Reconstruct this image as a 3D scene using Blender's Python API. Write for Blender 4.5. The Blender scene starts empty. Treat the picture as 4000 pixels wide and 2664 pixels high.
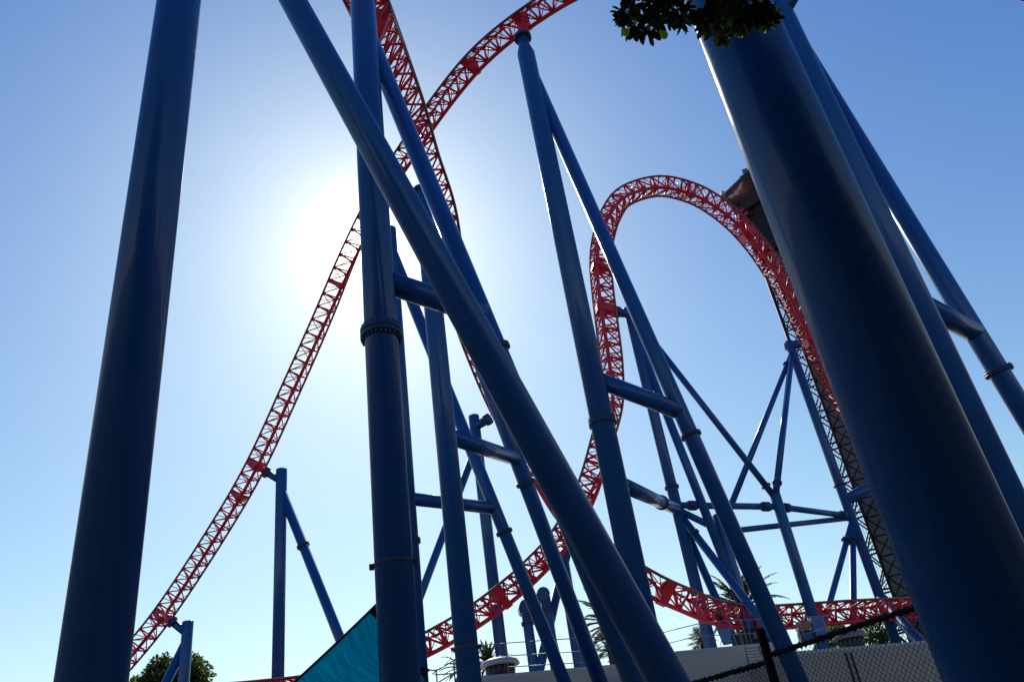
import bpy, bmesh, math, random
from mathutils import Vector, Matrix
random.seed(7)
R = math.radians
sc = bpy.context.scene
C = sc.collection

# ------------------------------------------------------------------ camera
FPX, CX, CY = 3118.0, 2000.0, 1332.0            # photo is 4000 x 2664
cam_pos = Vector((0, 0, 1.6))
zc = Vector((-798, 5232, -3118)).normalized()    # world up seen from the camera
fwd = Vector((0, 0, -1))
yc = (fwd - zc * fwd.dot(zc)).normalized()
xc = yc.cross(zc).normalized()
ROT = Matrix((xc, yc, zc))                       # camera space -> world
cam = bpy.data.cameras.new('camera'); co = bpy.data.objects.new('camera', cam); C.objects.link(co)
cam.sensor_width = 36.0; cam.lens = 36.0 * FPX / 4000.0; cam.clip_start = 0.05; cam.clip_end = 3000
co.matrix_world = Matrix.Translation(cam_pos) @ ROT.to_4x4()
sc.camera = co

def P(px, py, z):
    """point z metres deep in front of the camera along the line of sight of photo pixel px, py"""
    return cam_pos + ROT @ Vector(((px - CX) / FPX * z, (CY - py) / FPX * z, -z))
def proj(p):
    v = ROT.transposed() @ (Vector(p) - cam_pos)
    if v.z > -0.01: return None
    return (CX + FPX * v.x / -v.z, CY - FPX * v.y / -v.z, -v.z)
def PH(px, py, H):
    d = P(px, py, 1) - cam_pos
    return cam_pos + d * ((H - cam_pos.z) / d.z)
VIEW_BACK = ROT @ Vector((0, 0, 1))

# ------------------------------------------------------------------ light
SUN_PX = (1446, 965)
sd = (P(SUN_PX[0], SUN_PX[1], 1) - cam_pos).normalized()
sun_el = math.asin(sd.z); sun_az = math.atan2(sd.x, sd.y)
w = bpy.data.worlds.new('World'); sc.world = w; w.use_nodes = True
nt = w.node_tree; N = nt.nodes; L = nt.links
bg = N['Background']
sky = N.new('ShaderNodeTexSky'); sky.sky_type = 'NISHITA'; sky.sun_disc = False
sky.sun_elevation = sun_el; sky.sun_rotation = sun_az
sky.air_density = 1.3; sky.dust_density = 0.3; sky.ozone_density = 4.0; sky.altitude = 0
# bright circumsolar aureole of the hazy sky, a function of the direction to the sun
tc = N.new('ShaderNodeTexCoord'); dot = N.new('ShaderNodeVectorMath'); dot.operation = 'DOT_PRODUCT'
dot.inputs[1].default_value = sd
nrm = N.new('ShaderNodeVectorMath'); nrm.operation = 'NORMALIZE'
L.new(tc.outputs['Generated'], nrm.inputs[0]); L.new(nrm.outputs[0], dot.inputs[0])
acos = N.new('ShaderNodeMath'); acos.operation = 'ARCCOSINE'; acos.use_clamp = False
mn = N.new('ShaderNodeMath'); mn.operation = 'MINIMUM'; mn.inputs[1].default_value = 0.99999
L.new(dot.outputs['Value'], mn.inputs[0]); L.new(mn.outputs[0], acos.inputs[0])
def lobe(sigma, rgb):
    d = N.new('ShaderNodeMath'); d.operation = 'DIVIDE'; d.inputs[1].default_value = sigma
    L.new(acos.outputs[0], d.inputs[0])
    s = N.new('ShaderNodeMath'); s.operation = 'POWER'; s.inputs[1].default_value = 2.0; L.new(d.outputs[0], s.inputs[0])
    m = N.new('ShaderNodeMath'); m.operation = 'MULTIPLY'; m.inputs[1].default_value = -1; L.new(s.outputs[0], m.inputs[0])
    e = N.new('ShaderNodeMath'); e.operation = 'EXPONENT'; L.new(m.outputs[0], e.inputs[0])
    c = N.new('ShaderNodeVectorMath'); c.operation = 'SCALE'; c.inputs[0].default_value = rgb
    L.new(e.outputs[0], c.inputs['Scale']); return c
wb = N.new('ShaderNodeVectorMath'); wb.operation = 'MULTIPLY'; wb.operation = 'MULTIPLY_ADD'  # contrast and white balance of the clear air
wb.inputs[1].default_value = (1.37, 1.33, .93); wb.inputs[2].default_value = (-1.02, -1.04, 1.25)
L.new(sky.outputs[0], wb.inputs[0])
mx0 = N.new('ShaderNodeVectorMath'); mx0.operation = 'MAXIMUM'; mx0.inputs[1].default_value = (.3, .5, 1.0); L.new(wb.outputs[0], mx0.inputs[0])
last = mx0
for sg, rgb in ((.30, (.99, 1.45, 1.0)), (.045, (34, 34, 32)), (.115, (2.6, 2.4, 2.2))):
    add = N.new('ShaderNodeVectorMath'); add.operation = 'ADD'
    L.new(last.outputs[0], add.inputs[0]); L.new(lobe(sg, rgb).outputs[0], add.inputs[1]); last = add
L.new(add.outputs[0], bg.inputs['Color']); bg.inputs['Strength'].default_value = 0.11
sl = bpy.data.lights.new('sun', 'SUN'); sl.energy = 4.0; sl.angle = R(0.53); sl.color = (1, .96, .88)
so = bpy.data.objects.new('sun', sl); C.objects.link(so); so.rotation_euler = sd.to_track_quat('Z', 'Y').to_euler()
so.location = (0, 0, 60)
sc.view_settings.view_transform = 'Standard'; sc.view_settings.look = 'None'
sc.view_settings.gamma = 1; sc.view_settings.exposure = 0.0
sc.cycles.max_bounces = 6

# ------------------------------------------------------------------ materials
def mat(name, colr, rough=.5, metal=0, coat=0, nscale=0, namt=.15, bump=0, bscale=40, spec=.5, coatr=.1):
    m = bpy.data.materials.new(name); m.use_nodes = True
    n = m.node_tree.nodes; l = m.node_tree.links; b = n['Principled BSDF']
    b.inputs['Base Color'].default_value = (*colr, 1); b.inputs['Roughness'].default_value = rough
    b.inputs['Metallic'].default_value = metal; b.inputs['Coat Weight'].default_value = coat
    b.inputs['Coat Roughness'].default_value = coatr; b.inputs['Specular IOR Level'].default_value = spec
    t = n.new('ShaderNodeTexCoord')
    if nscale:
        no = n.new('ShaderNodeTexNoise'); no.inputs['Scale'].default_value = nscale; no.inputs['Detail'].default_value = 6
        l.new(t.outputs['Object'], no.inputs['Vector'])
        mx = n.new('ShaderNodeMix'); mx.data_type = 'RGBA'
        mx.inputs['A'].default_value = (*[c * (1 - namt) for c in colr], 1)
        mx.inputs['B'].default_value = (*[min(1, c * (1 + namt)) for c in colr], 1)
        l.new(no.outputs['Fac'], mx.inputs['Factor']); l.new(mx.outputs['Result'], b.inputs['Base Color'])
        mr = n.new('ShaderNodeMapRange'); mr.inputs['To Min'].default_value = max(0, rough - .08); mr.inputs['To Max'].default_value = rough + .1
        l.new(no.outputs['Fac'], mr.inputs['Value']); l.new(mr.outputs[0], b.inputs['Roughness'])
    if bump:
        nb = n.new('ShaderNodeTexNoise'); nb.inputs['Scale'].default_value = bscale; nb.inputs['Detail'].default_value = 4
        l.new(t.outputs['Object'], nb.inputs['Vector'])
        bp = n.new('ShaderNodeBump'); bp.inputs['Strength'].default_value = bump; bp.inputs['Distance'].default_value = .02
        l.new(nb.outputs['Fac'], bp.inputs['Height']); l.new(bp.outputs[0], b.inputs['Normal'])
    return m
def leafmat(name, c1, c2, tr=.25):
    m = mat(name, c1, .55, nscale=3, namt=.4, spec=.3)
    n = m.node_tree.nodes; l = m.node_tree.links; b = n['Principled BSDF']
    tl = n.new('ShaderNodeBsdfTranslucent'); tl.inputs['Color'].default_value = (*c2, 1)
    mx = n.new('ShaderNodeMixShader'); mx.inputs[0].default_value = tr
    l.new(b.outputs[0], mx.inputs[1]); l.new(tl.outputs[0], mx.inputs[2]); l.new(mx.outputs[0], n['Material Output'].inputs[0])
    return m
M = {}
M['blue'] = mat('blue_paint', (.009, .078, .24), .33, coat=.25, coatr=.07, spec=.25, nscale=.35, namt=.16, bump=.05, bscale=9)
M['blue_dark'] = mat('blue_flange', (.015, .05, .12), .5, nscale=3)
M['bolt'] = mat('bolt_steel', (.07, .08, .10), .5, metal=.5)
M['red'] = mat('red_paint', (.62, .012, .03), .5, coat=.08, spec=.3, nscale=1.2, namt=.15)
M['rail'] = mat('rail_red_backlit', (.24, .03, .022), .35, coat=.2, nscale=1.2, namt=.25)  # running rails: red darkened, their backlit shade put into the colour
M['dark'] = mat('dark_steel', (.018, .018, .02), .6, spec=.25, nscale=1.0, namt=.3)
M['mast'] = mat('mast_grey', (.13, .13, .12), .6, nscale=1.5, namt=.35)
M['strap'] = mat('strap_webbing', (.06, .055, .045), .8, nscale=20)
M['wall'] = mat('render_wall', (.52, .42, .34), .85, nscale=.6, namt=.12, bump=.15, bscale=12)
M['wall_dark'] = mat('render_wall_dark', (.44, .33, .25), .85, nscale=.8, namt=.15, bump=.15, bscale=12)
M['cap'] = mat('wall_cap', (.5, .48, .45), .7, nscale=2)
M['metal'] = mat('galvanised', (.22, .22, .22), .45, metal=.5, nscale=6, namt=.2)
M['white'] = mat('white_metal', (.42, .41, .40), .5, nscale=3, namt=.1)
M['louvre'] = mat('black_louvre', (.02, .02, .022), .6)
M['blackf'] = mat('black_fence', (.006, .006, .007), .8, spec=.12, nscale=20, bump=.3, bscale=60)
M['wire'] = mat('black_wire', (.012, .014, .014), .6, spec=.2)
M['ground'] = mat('asphalt', (.06, .058, .055), .9, nscale=.5, namt=.3, bump=.3, bscale=30)
M['bark'] = mat('bark', (.09, .07, .05), .9, nscale=6, namt=.4, bump=.6, bscale=12)
M['leaf'] = leafmat('leaf_green', (.035, .055, .018), (.13, .20, .02), .28)
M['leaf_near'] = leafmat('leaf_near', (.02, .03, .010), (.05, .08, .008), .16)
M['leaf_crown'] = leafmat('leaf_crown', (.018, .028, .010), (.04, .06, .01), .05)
M['leaf_yellowgreen'] = leafmat('leaf_yellowgreen', (.10, .16, .012), (.35, .45, .02), .4)  # a few yellow-green leaves, brighter and more translucent than the rest
M['palm'] = leafmat('palm_frond', (.05, .075, .03), (.10, .13, .03), .2)
M['planter'] = mat('blue_planter', (.03, .16, .36), .4, nscale=3)
def streaks(m, amt=.28):
    """faint vertical rain and dust streaks, softly mottled"""
    n = m.node_tree.nodes; l = m.node_tree.links; b = n['Principled BSDF']
    src = b.inputs['Base Color'].links[0].from_socket
    t = n.new('ShaderNodeTexCoord'); mp = n.new('ShaderNodeMapping'); mp.inputs['Scale'].default_value = (9, 9, .22)
    l.new(t.outputs['Object'], mp.inputs[0]); no = n.new('ShaderNodeTexNoise'); no.inputs['Scale'].default_value = 1.0; no.inputs['Detail'].default_value = 5
    l.new(mp.outputs[0], no.inputs['Vector']); cr = n.new('ShaderNodeMapRange'); cr.inputs['From Min'].default_value = .48; cr.inputs['From Max'].default_value = .75; cr.inputs['To Max'].default_value = amt
    l.new(no.outputs['Fac'], cr.inputs['Value']); mx = n.new('ShaderNodeMix'); mx.data_type = 'RGBA'; mx.inputs['B'].default_value = (.012, .065, .19, 1)
    l.new(cr.outputs[0], mx.inputs['Factor']); l.new(src, mx.inputs['A']); l.new(mx.outputs['Result'], b.inputs['Base Color'])
streaks(M['blue'])
# shade cloth
def sailmat():
    m = mat('teal_shade_cloth', (.0, .3, .4), .8, spec=.1)
    n = m.node_tree.nodes; l = m.node_tree.links; b = n['Principled BSDF']
    t = n.new('ShaderNodeTexCoord'); mp = n.new('ShaderNodeMapping'); mp.inputs['Scale'].default_value = (60, 2.0, 1)
    l.new(t.outputs['UV'], mp.inputs[0]); no = n.new('ShaderNodeTexNoise'); no.inputs['Scale'].default_value = 1.6; no.inputs['Detail'].default_value = 5
    l.new(mp.outputs[0], no.inputs['Vector'])
    cr = n.new('ShaderNodeValToRGB'); cr.color_ramp.elements[0].position = .3; cr.color_ramp.elements[1].position = .75
    cr.color_ramp.elements[0].color = (0, .26, .38, 1); cr.color_ramp.elements[1].color = (.0, .46, .60, 1)
    l.new(no.outputs['Fac'], cr.inputs[0]); l.new(cr.outputs[0], b.inputs['Base Color'])
    tl = n.new('ShaderNodeBsdfTranslucent'); l.new(cr.outputs[0], tl.inputs['Color'])
    mx = n.new('ShaderNodeMixShader'); mx.inputs[0].default_value = .62
    l.new(b.outputs[0], mx.inputs[1]); l.new(tl.outputs[0], mx.inputs[2]); l.new(mx.outputs[0], n['Material Output'].inputs[0])
    return m
M['sail'] = sailmat()
def printmat():
    m = mat('sign_print', (.02, .018, .022), .6)
    n = m.node_tree.nodes; l = m.node_tree.links; b = n['Principled BSDF']
    t = n.new('ShaderNodeTexCoord'); mp = n.new('ShaderNodeMapping')
    mp.inputs['Location'].default_value = (-.30, -.78, 0)
    l.new(t.outputs['UV'], mp.inputs[0])
    s2 = n.new('ShaderNodeMapping'); s2.inputs['Scale'].default_value = (1.9, 2.6, 1); l.new(mp.outputs[0], s2.inputs[0])
    no = n.new('ShaderNodeTexNoise'); no.inputs['Scale'].default_value = 6; l.new(t.outputs['UV'], no.inputs['Vector'])
    ln = n.new('ShaderNodeVectorMath'); ln.operation = 'LENGTH'; l.new(s2.outputs[0], ln.inputs[0])
    ad = n.new('ShaderNodeMath'); ad.operation = 'MULTIPLY_ADD'; ad.inputs[1].default_value = .35
    l.new(no.outputs['Fac'], ad.inputs[0]); l.new(ln.outputs['Value'], ad.inputs[2])
    cr = n.new('ShaderNodeValToRGB'); e = cr.color_ramp.elements
    e[0].position = .3; e[0].color = (.45, .11, .05, 1); e[1].position = .62; e[1].color = (.14, .02, .03, 1)
    x = cr.color_ramp.elements.new(.95); x.color = (.015, .014, .02, 1)
    l.new(ad.outputs[0], cr.inputs[0]); l.new(cr.outputs[0], b.inputs['Base Color'])
    return m
M['print'] = printmat()
M['hood'] = mat('vent_hood_tan', (.20, .18, .16), .6, nscale=3)
M['silver'] = mat('emblem_silver', (.45, .47, .5), .5)

# ------------------------------------------------------------------ mesh helpers
class MB:
    def __init__(s): s.v = []; s.f = []; s.sm = []
    def face(s, idx, smooth=False): s.f.append(idx); s.sm.append(smooth)
    def tube(s, pts, r, n=8, caps=True, smooth=True, radii=None):
        pts = [Vector(p) for p in pts]; k = len(pts)
        t0 = (pts[1] - pts[0]).normalized()
        a = t0.orthogonal().normalized()
        base = len(s.v)
        for i, p in enumerate(pts):
            t = (pts[min(i + 1, k - 1)] - pts[max(i - 1, 0)]).normalized()
            a = (a - t * a.dot(t)).normalized(); b = t.cross(a)
            rr = radii[i] if radii else r
            for j in range(n):
                q = 2 * math.pi * j / n
                s.v.append(p + (a * math.cos(q) + b * math.sin(q)) * rr)
        for i in range(k - 1):
            for j in range(n):
                j2 = (j + 1) % n
                s.face((base + i * n + j, base + i * n + j2, base + (i + 1) * n + j2, base + (i + 1) * n + j), smooth)
        if caps:
            s.face(tuple(base + j for j in reversed(range(n)))); s.face(tuple(base + (k - 1) * n + j for j in range(n)))
    def box(s, c, ax, ay, az):
        """box centred at c with half-axis vectors"""
        c = Vector(c); b = len(s.v)
        for i in (-1, 1):
            for j in (-1, 1):
                for k in (-1, 1): s.v.append(c + ax * i + ay * j + az * k)
        for q in ((0, 1, 3, 2), (4, 6, 7, 5), (0, 4, 5, 1), (2, 3, 7, 6), (0, 2, 6, 4), (1, 5, 7, 3)):
            s.face(tuple(b + i for i in q))
    def build(s, name, m, parent=None, uv=None):
        me = bpy.data.meshes.new(name); me.from_pydata([tuple(v) for v in s.v], [], s.f)
        me.polygons.foreach_set('use_smooth', s.sm)
        me.materials.append(m)
        if uv:
            ul = me.uv_layers.new(name='UVMap')
            for lp in me.loops: ul.data[lp.index].uv = uv[lp.vertex_index]
        me.update()
        o = bpy.data.objects.new(name, me); C.objects.link(o)
        if parent is not None:
            o.parent = parent
            o.matrix_parent_inverse = Matrix.Translation(-parent.location)
        return o
def tag(o, label, cat, group=None, kind=None):
    o['label'] = label; o['category'] = cat
    if group: o['group'] = group
    if kind: o['kind'] = kind
    return o
def thing(name, loc, label, cat, group=None):
    o = bpy.data.objects.new(name, None); C.objects.link(o); o.location = loc; o.empty_display_size = .5
    return tag(o, label, cat, group)

# ------------------------------------------------------------------ the ground
g = MB(); g.v = [Vector((-600, -600, 0)), Vector((600, -600, 0)), Vector((600, 900, 0)), Vector((-600, 900, 0))]; g.face((0, 1, 2, 3))
go = g.build('ground', M['ground']); go['kind'] = 'structure'

# ------------------------------------------------------------------ supports
UP = Vector((0, 0, 1))
def vert_top(p, ytop):
    """height offset so that a vertical line through p reaches photo row ytop"""
    c0 = ROT.transposed() @ (p - cam_pos); u = zc
    k = (CY - ytop) / FPX          # y = k * -z
    return (-k * c0.z - c0.y) / (u.y + k * u.z)
def vcol(px, py, wpx, D, ytop):
    z = FPX * D / wpx; p = P(px, py, z); h = vert_top(p, ytop)
    return Vector((p.x, p.y, 0)), Vector((p.x, p.y, p.z + h))
def on(a, b, py):
    """point of the axis a-b that shows at photo row py"""
    ca = ROT.transposed() @ (a - cam_pos); cb = ROT.transposed() @ (b - cam_pos); k = (CY - py) / FPX
    fa = ca.y + k * ca.z; fb = cb.y + k * cb.z; t = fa / (fa - fb)
    return a + (b - a) * t
def to_ground(a, b):
    """extend a->b (b lower) to the ground"""
    t = a.z / (a.z - b.z); return a + (b - a) * t
def pipe(name, a, b, D, parent, n=40, m=None, seg=1):
    mb = MB(); k = max(2, seg + 1)
    mb.tube([a.lerp(b, i / (k - 1)) for i in range(k)], D / 2, n)
    return mb.build(name, m or M['blue'], parent)
def column(a, b, D, parent, name='column', n=56):
    """vertical or leaning tube with rounded cap edge and a base plate"""
    mb = MB(); d = (b - a).normalized()
    mb.tube([a, b - d * .06 * D, b - d * .02 * D, b], D / 2, n, radii=[D / 2, D / 2, D * .49, D * .455])
    return mb.build(name, M['blue'], parent)
def flange(p, axis, D, parent, over=.16, h=.13, nb=18, m=None):
    """bolted joint: two plates, a row of bolts round the rim"""
    ax = axis.normalized(); mb = MB(); r = D / 2 + over
    mb.tube([p - ax * h * .95, p - ax * h * .1], r, 40); mb.tube([p + ax * h * .1, p + ax * h * .95], r, 40)
    mb.tube([p - ax * h * .1, p + ax * h * .1], r * .97, 40)
    f = mb.build('flange', m or M['blue_dark'], parent)
    a = ax.orthogonal().normalized(); b = ax.cross(a); bb = MB()
    for i in range(nb):
        q = 2 * math.pi * i / nb; c = p + (a * math.cos(q) + b * math.sin(q)) * (D / 2 + over * .55)
        bb.tube([c - ax * h * 1.55, c + ax * h * 1.55], .032 + .012 * D, 6, smooth=False)
    bb.build('bolt_ring', M['bolt'], f)
    return f
def root_of(p, label, name='support_tower', cat='support tower', group='blue steel supports of the roller coaster'):
    return thing(name, (p.x, p.y, 0), label, cat, group)

# --- big upright near the left edge
a, b = vcol(472, 1776, 230, 1.1, -420)
t = root_of(a, 'dark navy single column, thick and tall, leftmost in view with open sky either side', 'support_column', 'column')
column(a, b, 1.1, t)
# --- huge column at the right
V0a, V0b = vcol(3585, 1776, 424, 1.1, -520)
t = root_of(V0a, 'nearest and thickest column, almost black, leafy branch hanging across its top', 'support_column', 'column')
column(V0a, V0b, 1.1, t, n=96)
# --- big slanting pipe in front
za, zb = FPX * .9 / 102, FPX * .9 / 141
a, b = P(1143, 0, za), P(2121, 1776, zb)
a2 = a + (a - b) * .25; g0 = to_ground(a, b)
t = root_of(g0, 'long dark slanting tube crossing in front of the main column in an X', 'support_brace', 'brace')
column(g0, a2, .9, t, n=72)

# --- main A-frame (top reaches the falling track)
V2a, V2b = vcol(1515, 1776, 140.6, 1.0, 14)
t = root_of(V2a, 'tall centre column hiding the sun, flange ring halfway and webbing strap low down')
column(V2a, V2b, 1.0, t, n=72)
V2d = UP
flange(on(V2a, V2b, 1306), UP, 1.0, t, over=.13, h=.16, nb=26)
s2t = on(V2a, V2b, 100); D2 = .66
s2b = P(2370, 2400, FPX * D2 / 88)
S2g = to_ground(s2t, s2b)
pipe('brace', S2g, s2t, D2, t)
flange(on(s2t, S2g, 1362), (s2t - S2g), D2, t, over=.11, h=.07)
pipe('crossbeam', on(V2a, V2b, 1092), on(s2t, S2g, 1228), .76, t)
pV2 = P(1417, -2, 31); neck = V2b + UP * .0
pipe('neck', V2b - UP * .05, V2b + UP * .8, .7, t)
flange(V2b + UP * .62, UP, .7, t, over=.14, h=.1)
def strap(a, b, py, D, parent, h=.10):
    p = on(a, b, py); mb = MB(); dd = (b - a).normalized()
    mb.tube([p - dd * h / 2, p + dd * h / 2], D / 2 + .012, 48)
    side = (ROT @ Vector((1, 0, 0))); side = (side - dd * side.dot(dd)).normalized(); fr = side.cross(dd)
    for s_ in (-1, 1):
        c = p + side * s_ * (D / 2 + .05); mb.box(c, side * .08, fr * .06, dd * .07)
    return mb.build('strap', M['strap'], parent)
strap(V2a, V2b, 2203, 1.0, t)
root_V2 = t

# --- second A-frame, right of it
V3a, V3b = vcol(1749, 1776, 83, .95, 770)
t = root_of(V3a, 'second tall column right of the centre one, dark strap near its foot')
column(V3a, V3b, .95, t)
p4t = on(V3a, V3b, 830); p4b = P(2345, 2664, FPX * .83 / 61); p4g = to_ground(p4t, p4b)
pipe('brace', p4g, p4t, .83, t)
flange(on(p4t, p4g, 1885), p4t - p4g, .83, t, over=.13, h=.08)
pipe('crossbeam', on(V3a, V3b, 1700), on(p4t, p4g, 1792), .76, t)
e1 = P(1636, 742, FPX * .95 / 68)
pipe('elbow', V3b - UP * .5, e1, .55, t)
flange(e1, (e1 - V3b), .5, t, over=.12, h=.08)
strap(V3a, V3b, 2530, .95, t, h=.16)

# --- slim frame directly behind the centre column
a, b = vcol(1585, 1776, 52, .72, 893)
t = root_of(a, 'slim column half hidden behind the centre column, horizontal crossbeam low down')
column(a, b, .72, t)
bt = on(a, b, 985); bb_ = P(2205, 2664, FPX * .70 / 53); bg_ = to_ground(bt, bb_)
pipe('brace', bg_, bt, .70, t)
flange(on(bt, bg_, 2078), bt - bg_, .70, t, over=.12, h=.07)
flange(on(a, b, 2113), UP, .72, t, over=.1, h=.09)
pipe('crossbeam', on(a, b, 1947), on(bt, bg_, 1985), .68, t)

# --- small column with elbow behind the crossbeams
a, b = vcol(1928, 2286, 47, .9, 1624)
t = root_of(a, 'short round topped column behind the middle crossbeams, elbow arm gripping the red rail')
column(a, b, .9, t)
e0 = on(a, b, 1668); e1 = P(1905, 1638, proj(e0)[2] - .5)
pipe('elbow', e0, e1, .72, t); flange(e1, e1 - e0, .72, t, over=.14, h=.16)
bt = on(a, b, 1735); bb_ = P(1719, 2121, proj(bt)[2] - 3); pipe('brace', to_ground(bt, bb_), bt, .62, t)

# --- two supports under the long climb at the left
a, b = vcol(1092, 2286, 46, 1.0, 1833)
t = root_of(a, 'column with a short arm holding the long red climb, slanting leg reaching the teal sail')
column(a, b, 1.0, t)
e0 = on(a, b, 1880); e1 = P(1040, 1845, proj(e0)[2])
pipe('elbow', e0, e1, .62, t); flange(e1, e1 - e0, .62, t, over=.2, h=.14, nb=12)
bt = on(a, b, 1915); bb_ = P(1330, 2498, proj(bt)[2] - 7); pipe('brace', to_ground(bt, bb_), bt, .84, t)
flange(on(bt, to_ground(bt, bb_), 2131), bt - bb_, .8, t, over=.16, h=.1)
V5top = e1
a, b = vcol(727, 2530, 43, .95, 2426)
t = root_of(a, 'lowest column at bottom left standing before the round tree, arm up to the red climb')
column(a, b, .95, t)
e0 = on(a, b, 2475); e1 = P(672, 2428, proj(e0)[2])
pipe('elbow', e0, e1, .62, t); flange(e1, e1 - e0, .62, t, over=.2, h=.14, nb=12)
bt = on(a, b, 2500); bb_ = P(650, 2664, proj(bt)[2] - 1.5); pipe('brace', to_ground(bt, bb_), bt, .78, t)
V6top = e1

# --- tall A-frame under the hill
V7a, V7b = vcol(2379, 1776, 95, 1.2, 196)
t = root_of(V7a, 'tall column carrying the crest of the red hill, pointed bolted neck')
d7 = UP; mb = MB()
mb.tube([V7a, V7b - UP * .45, V7b + UP * .35, V7b + UP * 1.3], .6, 64, radii=[.6, .6, .40, .38])
mb.build('column', M['blue'], t)
flange(V7b + UP * 1.25, UP, .76, t, over=.22, h=.14, nb=16)
s7t = on(V7a, V7b, 255); s7b = P(3123, 2664, FPX * .82 / 73); s7g = to_ground(s7t, s7b)
pipe('brace', s7g, s7t, .82, t)
flange(on(s7t, s7g, 1700), s7t - s7g, .82, t, over=.13, h=.08)
flange(on(V7a, V7b, 1648), UP, 1.2, t, over=.1, h=.14, nb=26)
pipe('crossbeam', on(V7a, V7b, 1478), on(s7t, s7g, 1607), .90, t)
V7head = V7b + UP * 1.3

# --- loop support and its web of struts
V8a, V8b = vcol(2593, 1776, 43, .82, 1205)
t = root_of(V8a, 'column beside the left flank of the loop, arm at its top holding the red bracket')
column(V8a, V8b, .82, t)
e0 = on(V8a, V8b, 1228); e1 = P(2408, 1219, proj(e0)[2] - .5); pipe('elbow', e0, e1, .72, t); flange(e1, e1 - e0, .74, t, over=.12, h=.16)
flange(on(V8a, V8b, 1903), UP, .82, t, over=.12, h=.08)
z8 = proj(on(V8a, V8b, 1972))[2]
pipe('crossbeam', on(V7a, V7b, 1880), on(V8a, V8b, 1990), .80, t)
cc = on(on(V7a, V7b, 1880), on(V8a, V8b, 1990), 1962); flange(cc, on(V8a, V8b, 1990) - on(V7a, V7b, 1880), .80, t, over=.08, h=.06)
s8t = on(V8a, V8b, 1285); s8b = P(2800, 2060, z8 - 2); s8g = to_ground(s8t, s8b)
pipe('brace', P(2905, 2380, z8 - 3.5), s8t, .66, t)
j8 = on(V8a, V8b, 2000)
pipe('brace', to_ground(j8, P(2912, 2342, z8 - 5)), j8, .56, t)
flange(on(j8, P(2912, 2342, z8 - 5), 2082), j8 - P(2912, 2342, z8 - 5), .56, t, over=.1, h=.07)
pipe('brace', to_ground(j8, P(2804, 2353, z8 - 2.5)), j8, .56, t)

V10a, V10b = vcol(3085, 2116, 43, .80, 1915)
V11a, V11b = vcol(3238, 1776, 36, .78, 1335)
z10 = proj(on(V10a, V10b, 1980))[2]; z11 = proj(on(V11a, V11b, 2010))[2]
V9a, V9b = vcol(2868, 2250, 45, .80, 2010)
t = root_of(V9a, 'column rising into the palm crown behind the long right leg, tie tube to the left')
column(V9a, V9b, .80, t)
pipe('tie', on(V8a, V8b, 1990) + Vector((0, 0, 0)), on(V9a, V9b, 2075), .50, t)
pipe('tie', on(V9a, V9b, 2077), on(V11a, V11b, 2022), .42, t)

t = root_of(V10a, 'column where four thin tubes meet, upright left of the dark lattice tower')
column(V10a, V10b, .80, t)
q0, q1 = on(V8a, V8b, 1973), on(V10a, V10b, 1979); pipe('tie', q0, q1, .48, t)
def ball(p, r, parent, nm='ball_joint'):
    mb = MB(); n = 20; k = 10; base = 0
    for i in range(k + 1):
        th = math.pi * i / k
        for j in range(n):
            q = 2 * math.pi * j / n
            mb.v.append(Vector(p) + Vector((math.sin(th) * math.cos(q), math.sin(th) * math.sin(q), math.cos(th))) * r)
    for i in range(k):
        for j in range(n):
            mb.face((i * n + j, i * n + (j + 1) % n, (i + 1) * n + (j + 1) % n, (i + 1) * n + j), True)
    return mb.build(nm, M['blue'], parent)
def ringj(a_, b_, px, D):
    ta = proj(a_)[0]; tb = proj(b_)[0]; f_ = (px - ta) / (tb - ta)
    p = a_.lerp(b_, f_); flange(p, b_ - a_, D, t, over=.12, h=.22, nb=10)
ringj(q0, q1, 2702, .48); ringj(q0, q1, 2990, .48)
q0, q1 = on(V10a, V10b, 1979), on(V11a, V11b, 2016); pipe('tie', q0, q1, .46, t)
ringj(q0, q1, 3069, .46); ringj(q0, q1, 3290, .46)
pipe('brace', P(2560, 1345, z10 + 4), on(V10a, V10b, 1950), .50, t)
flange(on(P(2560, 1345, z10 + 4), on(V10a, V10b, 1950), 1898), P(3020, 1950, z10) - P(2600, 1400, z10 + 5), .5, t, over=.12, h=.06)

t = root_of(V11a, 'column fanning into three struts under the far side of the loop, beside the lattice tower')
column(V11a, V11b, .78, t)
e0 = on(V11a, V11b, 1352); e1 = P(3140, 1340, proj(e0)[2] - .5)
pipe('elbow', on(V11a, V11b, 1350) + (e0 - e1) * .35, e1, .8, t); flange(e1, e1 - e0, .8, t, over=.1, h=.15)
ap = on(V11a, V11b, 1375)
pipe('brace', P(3032, 1915, z10), ap, .50, t); flange(on(P(3032, 1915, z10), ap, 1885), ap - P(3032, 1915, z10), .50, t, over=.11, h=.07)
q1 = P(2855, 1975, z10 + 1); pipe('brace', q1, ap, .48, t)
flange(on(q1, ap, 1425), ap - q1, .48, t, over=.12, h=.07)
flange(on(V11a, V11b, 1895), UP, .78, t, over=.14, h=.07)
j = on(V11a, V11b, 2030)
pipe('brace', to_ground(j, P(3243, 2342, z11 - 5)), j, .50, t); flange(on(j, P(3243, 2342, z11 - 5), 2110), j - P(3243, 2342, z11 - 5), .5, t, over=.16, h=.08)
pipe('brace', to_ground(j, P(3333, 2325, z11 - 4)), j, .52, t); flange(on(j, P(3333, 2325, z11 - 4), 2105), j - P(3333, 2325, z11 - 4), .52, t, over=.14, h=.08)
pipe('brace', on(V11a, V11b, 1955), P(3440, 1880, z11 + 2), .95, t)
pipe('brace', to_ground(on(V11a, V11b, 2330), P(3640, 2560, z11 - 8)), on(V11a, V11b, 2330), .8, t)

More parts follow.
